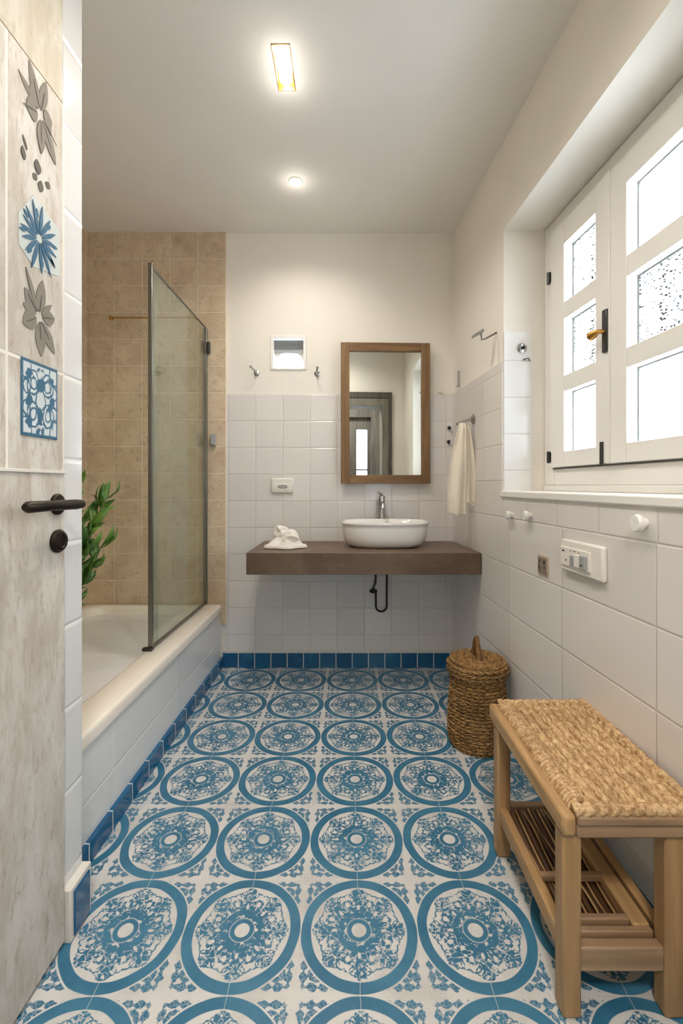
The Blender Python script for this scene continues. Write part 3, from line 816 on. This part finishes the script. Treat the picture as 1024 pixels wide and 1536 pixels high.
# upper hook
t = thing('wall_hook', RW((0, 2.38, 2.045)), 'brushed metal arm with a slanted plate end on the right wall beside the window reveal', 'hook')
G().tube([RW((.0, 2.372, 2.050)), RW((-.05, 2.372, 2.022)), RW((-.078, 2.372, 2.010)), RW((-.082, 2.372, 2.045))], [.005, .005, .005, .005], 10).make('arm', m_profile, t)
q = WX(2.372) - .078
g = G(); a = [(q - .052, 2.360, 2.018), (q - .048, 2.360, 2.034), (q + .008, 2.360, 2.068), (q + .010, 2.360, 2.052)]
g.hexa(a, [(p[0], 2.385, p[2]) for p in a]); g.make('end_plate', m_profile, t, bevel=.002)
# jamb hook rose
t = thing('reveal_hook', (.880, 2.276, 1.935), 'small round chrome hook on the tiled window reveal', 'hook')
G().lathe([(.001, 0), (.024, 0), (.025, -.004), (.015, -.008), (.001, -.009)], (.878, 2.276, 1.938), 'y', 24).make('rose', m_chrome, t)
G().ball((.880, 2.262, 1.938), .010, n=8).cyl((.880, 2.262, 1.938), (.880, 2.276, 1.938), .005).make('knob', m_black, t)
G().tube([(.885, 2.266, 1.88), (.905, 2.262, 1.885), (.915, 2.266, 1.872)], .003, 8).cyl((.885, 2.266, 1.88), (.885, 2.276, 1.88), .003).make('catch', m_iron, t)
# white robe knobs
for (y, z, r, lab) in ((2.161, 1.108, .021, 'white round wall knob under the sill, the one nearest the towel'), (1.974, 1.117, .023, 'white round wall knob under the sill, middle one above the small socket'), (1.285, 1.143, .026, 'larger white round wall knob under the sill, nearest the viewer')):
    t = thing('robe_knob', RW((-.008, y, z)), lab, 'wall knob', None)
    G().cyl(RW((-.008, y, z)), RW((-.030, y, z)), r * .55, n=20).make('neck', m_plastic, t)
    G().lathe([(.001, -.022), (r * .9, -.022), (r, -.027), (r, -.034), (r * .85, -.040), (r * .4, -.041), (.001, -.039)], RW((0, y, z)), 'x', 28).make('cap', m_ceramic, t)
# small socket
t = thing('small_socket', RW((-.008, 1.86, .92)), 'small beige socket insert with two dark modules left of the switch panel', 'socket')
G().box(-.013, -.007, 1.820, 1.905, .880, .962, RW).make('plate', plain('beige_plastic', '#b9aa98', .45), t, bevel=.0015)
for (a, b) in ((1.828, 1.860), (1.866, 1.897)): G().box(-.016, -.012, a, b, .888, .954, RW).make('module', plain('taupe_plastic', '#8c7c6c', .45), t, bevel=.001)
for (y, z) in ((1.840, .936), (1.849, .936), (1.880, .936), (1.844, .912), (1.876, .908), (1.886, .915)): G().box(-.0175, -.0155, y - .003, y + .003, z - .007, z + .007, RW).make('slot', m_ink_and_shade, t)
# switch panel
t = thing('light_switch', RW((-.008, 1.575, .995)), 'wide white electrical panel with switches below the window sill', 'switch panel')
py0, py1, pz0, pz1 = 1.452, 1.700, .936, 1.052
G().box(-.026, -.007, py0, py1, pz0, pz1, RW).make('plate', m_plastic, t, bevel=.007)
G().box(-.031, -.025, 1.512, 1.692, .957, 1.025, RW).make('insert', m_plastic, t, bevel=.002)
G().box(-.042, -.030, 1.525, 1.556, .962, 1.010, RW).make('switch', m_plastic_g, t, bevel=.003)
G().box(-.036, -.030, 1.565, 1.598, .962, 1.008, RW).make('switch', m_plastic, t, bevel=.003)
G().box(-.034, -.030, 1.604, 1.628, .962, 1.000, RW).make('indicator', m_plastic_g, t, bevel=.002)
for (y, z, w, h) in ((1.676, 1.010, .006, .003), (1.668, 1.010, .003, .003), (1.625, 1.015, .003, .002), (1.600, 1.016, .006, .002), (1.575, 1.014, .003, .002), (1.655, .978, .003, .004)): G().box(-.0316, -.0305, y - w, y + w, z - h, z + h, RW).make('mark', m_ink_and_shade, t)
G().box(-.0430, -.0415, 1.534, 1.548, .975, .979, RW).make('mark', m_ink_and_shade, t)

# ------------------------------------------------------------------ HANGING TOWEL
tw = thing('hand_towel', (.69, 2.69, 1.6), 'cream linen hand towel hanging in folds from the chrome bar above the counter corner', 'towel')
def flap(x0t, x1t, x0b, x1b, zt, zbl, zbr, yb, amp, nf, ph):
    def f(u, v):
        e = 1 - (1 - v) ** 1.7
        xl = x0t + (x0b - x0t) * (1 - (1 - v) ** 2.2) ; xr = x1t + (x1b - x1t) * e
        x = xl + (xr - xl) * u
        zb = zbl + (zbr - zbl) * u + .006 * math.sin(u * 9)
        z = zt + (zb - zt) * v
        y = yb + amp * (.35 + .65 * v) * math.sin(nf * PI * u + ph + .5 * v) + .006 * math.sin(5 * v + 3 * u) - .02 * math.sin(PI * min(1, v * 6)) * 0
        y += .05 * noise.noise((x * 14, z * 6, yb * 3)) * .25
        if v < .06: y += (.06 - v) * .25
        return (x, y, z)
    return f
G().sheet(flap(.664, .700, .592, .700, 1.617, 1.083, 1.074, 2.655, .013, 2.6, .3), 50, 90).make('front_fold', m_linen, tw, solid=.006, smooth=80)
G().sheet(flap(.688, .726, .690, .768, 1.612, 1.142, 1.148, 2.685, .012, 3.2, 1.0), 40, 80).make('rear_fold', m_linen, tw, solid=.006, smooth=80)
g = G(); rn = random.Random(5)
for k in range(36):
    x = .692 + .074 * k / 35; g.tube([(x, 2.687, 1.150), (x + rn.uniform(-.003, .003), 2.686, 1.138), (x + rn.uniform(-.005, .005), 2.685, 1.130)], .0012, 5)
g.make('fringe', m_linen, tw)

# ------------------------------------------------------------------ CRUMPLED TOWEL on the counter
cw = thing('crumpled_towel', (-.38, 2.78, .868), 'crumpled white towel lying in a heap at the left end of the counter', 'towel')
def heap(u, v):
    x = (u - .5) * 2; y = (v - .5) * 2
    r = math.sqrt(x * x + y * y) + 1e-6; m = max(abs(x), abs(y)); x, y = x * m / r * (1 - .25 * (1 - m)), y * m / r
    r = min(1, math.hypot(x, y))
    w = 1 + .12 * math.cos(5 * math.atan2(y, x) + .6)
    X = -.378 + x * .122 * w; Y = 2.78 + y * .095 * w
    b = .026 * (1 - r ** 8)
    k = max(0, 1 - (((x + .02) / .80) ** 2 + ((y - .1) / .85) ** 2))
    ridge = abs(noise.noise((x * 1.7 + 3.1, y * 1.9, 1.3))) ; rid2 = abs(noise.noise((x * 3.9, y * 3.3 + 2, 4.3)))
    pk = math.exp(-(((x + .18) / .30) ** 2 + ((y - .1) / .42) ** 2)) * .060 + math.exp(-(((x - .35) / .32) ** 2 + ((y - .05) / .4) ** 2)) * .038
    z = b + k ** .6 * .028 + pk * (k > 0) * min(1, k * 4) - ridge * .05 * k - rid2 * .03 * k + .012 * r * math.sin(4 * math.atan2(y, x)) * (1 - r)
    if r > .9: z += .010 * (1 - abs(r - .95) / .05)
    return (X, Y, .868 + max(.003, z))
G().sheet(heap, 90, 90).make('spread_cloth', m_towel, cw, solid=.005, smooth=80)
# rolled folds on top
def roll(p0, p1, r, lab, sq=.75, seed=1):
    p0, p1 = Vector(p0), Vector(p1); rings = []; d = (p1 - p0).normalized(); u = Vector((0, 0, 1)); u = (u - d * u.dot(d)).normalized(); w = d.cross(u)
    for k in range(31):
        t = k / 30; c = p0.lerp(p1, t) + Vector((0, 0, .012 * math.sin(PI * t)))
        rad = r * (math.sin(PI * min(.96, max(.04, t))) ** .45)
        ring = []
        for j in range(40):
            a = 2 * PI * j / 40 
            q = rad * (1 + .16 * math.sin(3 * a + t * 5 + seed) + .35 * noise.noise((math.cos(a) * 1.5 + seed, math.sin(a) * 1.5, t * 4)))
            ring.append(c + u * (q * math.sin(a) * sq) + w * (q * math.cos(a)))
        rings.append(ring)
    G().loft(rings).make('fold', m_towel, cw, smooth=80, sub=1)
roll((-.440, 2.80, .925), (-.365, 2.78, .985), .044, '', .9, 1)
roll((-.395, 2.745, .915), (-.290, 2.765, .925), .030, '', .8, 3)
roll((-.40, 2.81, .945), (-.30, 2.80, .935), .032, '', .8, 5)

# ------------------------------------------------------------------ BASKET
bcx, bcy = .634, 2.205
bk = thing('wicker_basket', (bcx, bcy, 0), 'dark braided seagrass basket with a lid standing in the corner beyond the bench', 'basket')
def weave(prof, name, rows, n, amp, par, caph=None):
    """profile: list of (r, z) along which braided rows run"""
    L = [0]
    for k in range(1, len(prof)): L.append(L[-1] + math.hypot(prof[k][0] - prof[k - 1][0], prof[k][1] - prof[k - 1][1]))
    T = L[-1]; per = 8; M_ = rows * per; NN = n * 6
    def at(t):
        s_ = t * T
        for k in range(1, len(prof)):
            if s_ <= L[k] + 1e-9:
                f = (s_ - L[k - 1]) / max(1e-9, L[k] - L[k - 1]); a, b = prof[k - 1], prof[k]
                r = a[0] + (b[0] - a[0]) * f; z = a[1] + (b[1] - a[1]) * f
                nr, nz = (b[1] - a[1]), -(b[0] - a[0]); l = math.hypot(nr, nz) or 1
                return r, z, nr / l, nz / l
    rings = []
    for i in range(M_ + 1):
        r, z, nr, nz = at(i / M_); row = i / per; fr = row - math.floor(row); ri = int(row)
        ring = []
        for j in range(NN):
            a = 2 * PI * j / NN
            sl = (fr - .5) * (1 if ri % 2 else -1)
            c = n * a / (2 * PI) + sl * 1.3
            h = (math.sin(PI * fr) ** .5) * (.12 + .88 * abs(math.sin(PI * c)) ** .6) * (1 + .35 * noise.noise((math.cos(a) * 6, math.sin(a) * 6, ri * .9)))
            wob = 1 + .018 * noise.noise((math.cos(a) * 1.3, math.sin(a) * 1.3, z * 6 + 5))
            ring.append((bcx + (r * wob + nr * amp * h) * math.cos(a), bcy + (r * wob + nr * amp * h) * math.sin(a), z + nz * amp * h))
        rings.append(ring)
    G().loft(rings).make(name, m_basket, par, smooth=70)
weave([(.112, .006), (.124, .012), (.128, .06), (.127, .16), (.119, .28), (.116, .345)], 'body', 22, 28, .016, bk)
weave([(.116, .338), (.130, .342), (.135, .365), (.132, .392), (.118, .404), (.08, .408), (.012, .404)], 'lid', 11, 28, .014, bk)
g = G()
g.tube([(bcx - .004 + .0 * k, bcy - .045 + .09 * k / 14, .400 + .11 * math.sin(PI * k / 14) ** .8) for k in range(15)], [.014 - .004 * math.sin(PI * k / 14) for k in range(15)], 14, twist=lambda th, d: 1 + .12 * math.sin(2 * th + d * 120))
g.make('handle', m_handle, bk)

# ------------------------------------------------------------------ BENCH
bn = thing('woven_bench', (.66, 1.32, 0), 'light wooden bench with woven rush seat and slatted lower shelf, by the right wall', 'bench')
X0, X1, Y0, Y1 = .500, .838, 1.045, 1.600
ZT = .490
def leg(x0, x1, y0, y1, zt): G().box(x0, x1, y0, y1, .001, zt).make('leg', m_bench_z, bn, bevel=.006)
leg(.505, .550, 1.060, 1.105, .432); leg(.745, .790, 1.060, 1.105, .432)
leg(.505, .550, 1.520, 1.565, .432); leg(.745, .790, 1.520, 1.565, .432)
# top frame: boards under and around the woven seat
G().box(X0, X0 + .034, Y0 + .004, Y1, .432, .484).make('seat_rail', m_bench_y, bn, bevel=.010)
G().box(X1 - .030, X1, Y0 + .004, Y1, .432, .478).make('seat_rail', m_bench_y, bn, bevel=.008)
G().box(X0 + .034, X1 - .03, Y0, Y0 + .03, .462, .484).box(X0 + .034, X1 - .03, Y0 + .006, Y0 + .034, .430, .462).make('seat_rail', m_bench_x, bn, bevel=.005, label='stepped near end rail')
G().box(X0 + .034, X1 - .03, Y1 - .03, Y1, .434, .480).make('seat_rail', m_bench_x, bn, bevel=.005)
# woven seat field
sx0, sx1, sy0, sy1 = X0 + .056, X1 - .006, Y0 + .004, Y1 - .006
pu, pv = .0275, .036
NX, NY = 170, 300
def seat(u, v):
    x = sx0 + (sx1 - sx0) * u; y = sy0 + (sy1 - sy0) * v
    cu = (x - sx0) / pu; i = math.floor(cu); fu = cu - i - .5
    cv = (y - sy0) / pv + (.5 if i % 2 else 0) + fu * .55 + .25 * noise.noise((x * 30, y * 24, 0)); j = math.floor(cv); fv = cv - j - .5
    h = max(0, 1 - (2 * fu) ** 2) ** .5 * .35 + max(0, 1 - (2 * fv) ** 2) ** .6 * .95 * max(0, 1 - abs(2 * fu) ** 4)
    h *= .85 + .3 * noise.noise((i * 1.7, j * 2.3, 4))
    groove = .05 * math.sin((fv * 4 + fu * 9) * PI)
    ex = min(1, (x - sx0) / .006, (sx1 - x) / .006, (y - sy0) / .006, (sy1 - y) / .006)
    sag = -.005 * math.sin(PI * u) * math.sin(PI * v)
    return (x, y, .475 + sag + .0175 * (h + groove) * max(0, ex))
G().sheet(seat, NX, NY).make('woven_seat', m_rush, bn, solid=.004, smooth=80)
# twisted border ropes
def rope(pts, r, name='border_rope', kt=190):
    G().tube(pts, r, 16, twist=lambda th, d: .80 + .26 * abs(math.cos(1.5 * th + d * kt)) ).make(name, m_rope, bn, smooth=80)
def line(a, b, n):
    a, b = Vector(a), Vector(b); return [a.lerp(b, k / n) + Vector((0, 0, .0015 * math.sin(k * .35))) for k in range(n + 1)]
rope(line((X0 + .030, Y0 + .016, .490), (X1 - .012, Y0 + .016, .490), 170), .0150, kt=110)
rope(line((X1 - .014, Y0 + .02, .490), (X1 - .014, Y1 - .012, .490), 240), .0135, kt=120)
rope(line((X0 + .03, Y1 - .014, .488), (X1 - .014, Y1 - .014, .488), 170), .0120, kt=120)
# loops wrapping over the left rail
g = G(); rl = random.Random(9); nL = 40
for k in range(nL):
    y = Y0 + .035 + (Y1 - Y0 - .06) * k / (nL - 1); yo = rl.uniform(-.002, .002)
    g.tube([(X0 + .029, y + yo, .470), (X0 + .027, y + yo, .483), (X0 + .036, y, .494), (X0 + .050, y + .006, .497), (X0 + .068, y + .014, .492), (X0 + .078, y + .018, .480)], [.0042, .0050, .0058, .0064, .0062, .004], 8)
g.make('edge_wrapping', m_rope, bn, smooth=80)
# lower rails and shelf
G().box(.512, .538, 1.10, 1.525, .120, .170).make('lower_rail', m_bench_y, bn, bevel=.004)
G().box(.757, .783, 1.10, 1.525, .120, .170).make('lower_rail', m_bench_y, bn, bevel=.004)
G().box(.548, .747, 1.066, 1.092, .105, .162).make('cross_rail', m_bench_x, bn, bevel=.004)
G().box(.548, .747, 1.535, 1.560, .120, .165).make('cross_rail', m_bench_x, bn, bevel=.004)
G().box(.540, .742, 1.096, 1.112, .150, .172).make('cross_rail', m_bench_x, bn, bevel=.003)
G().box(.540, .700, 1.122, 1.138, .158, .178).make('cross_rail', m_bench_x, bn, bevel=.003)
G().box(.534, .706, 1.245, 1.262, .160, .178).make('cross_rail', m_bench_x, bn, bevel=.003)
G().box(.700, .742, 1.11, 1.525, .140, .176).make('shelf_board', m_bench_y, bn, bevel=.004, label='wide pale board along the wall side of the shelf')
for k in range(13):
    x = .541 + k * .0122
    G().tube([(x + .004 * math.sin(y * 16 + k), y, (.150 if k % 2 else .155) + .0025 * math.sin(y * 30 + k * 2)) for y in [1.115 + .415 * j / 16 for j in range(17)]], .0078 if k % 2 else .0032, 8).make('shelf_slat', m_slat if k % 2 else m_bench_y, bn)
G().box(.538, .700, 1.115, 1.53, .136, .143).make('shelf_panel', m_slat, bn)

# ------------------------------------------------------------------ CEILING LIGHTS
t = thing('slot_downlight', (LX, LY, H), 'rectangular brass-edged recessed light with two bulbs on the ceiling', 'ceiling light')
g = G()
for b in ((hx0, hx0 + .003, hy0, hy1), (hx1 - .003, hx1, hy0, hy1), (hx0, hx1, hy0, hy0 + .003), (hx0, hx1, hy1 - .003, hy1)): g.box(*b, H - .003, H + .07)
g.make('trim_frame', m_brass, t)
for y in (LY - .06, LY + .06): G().ball((LX, y, H + .015), .028, (1, 1, .8)).make('bulb', m_bulb, t)
t = thing('round_downlight', (-.293, 2.59, H), 'small round recessed ceiling light nearest the back wall', 'ceiling light')
G().lathe([(.024, .0005), (.038, 0), (.040, -.003), (.036, -.006), (.027, -.003), (.024, .0005)], (-.293, 2.59, H), n=32, cap=False).make('ring', m_plastic, t)
G().ball((-.293, 2.59, H - .001), .022, (1, 1, .35)).make('bulb', m_bulb, t)
def spot(x, y, z, e, ang=150, col=(1, .93, .84), r=.03):
    l = bpy.data.lights.new('downlight_or_fill_beam', 'SPOT'); l.energy = e; l.spot_size = math.radians(ang); l.spot_blend = .8; l.color = col; l.shadow_soft_size = r
    o = bpy.data.objects.new('downlight_or_fill_beam', l); o.location = (x, y, z); COL.objects.link(o); return o
spot(LX, LY - .06, H - .03, 18); spot(LX, LY + .06, H - .03, 18); spot(-.293, 2.59, H - .03, 18)
for (x, y) in ((LX, LY - .06), (LX, LY + .06), (-.293, 2.59), (0, .9)):  # the last point is an added fill near the entrance, no bulb there
    l = bpy.data.lights.new('bulb_or_fill_glow', 'POINT'); l.energy = .28 if y > 1 else .6; l.color = (1, .93, .84); l.shadow_soft_size = .03
    o = bpy.data.objects.new('bulb_or_fill_glow', l); o.location = (x, y, H - .07); COL.objects.link(o)
# added fill lights without fixtures: one over the entrance, one in the hall
spot(0, .9, H - .03, 30, 160)
l = bpy.data.lights.new('hall_fill', 'AREA'); l.shape = 'DISK'; l.size = .5; l.energy = 50; l.color = (1, .96, .91)
o = bpy.data.objects.new('hall_fill', l); o.location = (.1, -.7, 2.9); COL.objects.link(o)

# daylight through the window
w = bpy.data.worlds.new('sky'); SC.world = w; w.use_nodes = True
bg = w.node_tree.nodes['Background']; bg.inputs[0].default_value = (.82, .91, 1.0, 1); bg.inputs[1].default_value = 11.0
l = bpy.data.lights.new('window_portal', 'AREA'); l.shape = 'RECTANGLE'; l.size = 1.1; l.size_y = 1.25; l.cycles.is_portal = True
o = bpy.data.objects.new('window_portal', l); o.location = (WX(1.7) + .31, 1.7, 1.89)
o.rotation_euler = (0, math.radians(90), 0)
l.size, l.size_y = 1.30, 1.15
o.rotation_euler = Matrix(((0, 0, 1), (0, 1, 0), (-1, 0, 0))).to_euler()   # local -Z looks to -X
COL.objects.link(o)

# ------------------------------------------------------------------ CAMERA
cd = bpy.data.cameras.new('camera'); cam = bpy.data.objects.new('camera', cd); COL.objects.link(cam)
cam.location = (0, 0, 1.25); cam.rotation_euler = (PI / 2, 0, 0)
cd.sensor_fit = 'HORIZONTAL'; cd.sensor_width = 36; cd.lens = 36 * 680 / 1024
cd.shift_x = -8 / 1024; cd.shift_y = -40 / 1024; cd.clip_start = .02
SC.camera = cam
SC.view_settings.view_transform = 'Standard'; SC.view_settings.look = 'None'; SC.view_settings.gamma = 1; SC.view_settings.use_curve_mapping = False
SC.view_settings.exposure = .22
SC.cycles.max_bounces = 12; SC.cycles.diffuse_bounces = 8; SC.cycles.transparent_max_bounces = 12
SC.cycles.caustics_reflective = False; SC.cycles.caustics_refractive = False
SC.cycles.sample_clamp_indirect = 8
for o in bpy.data.objects:
    if '_w' in o: del o['_w']
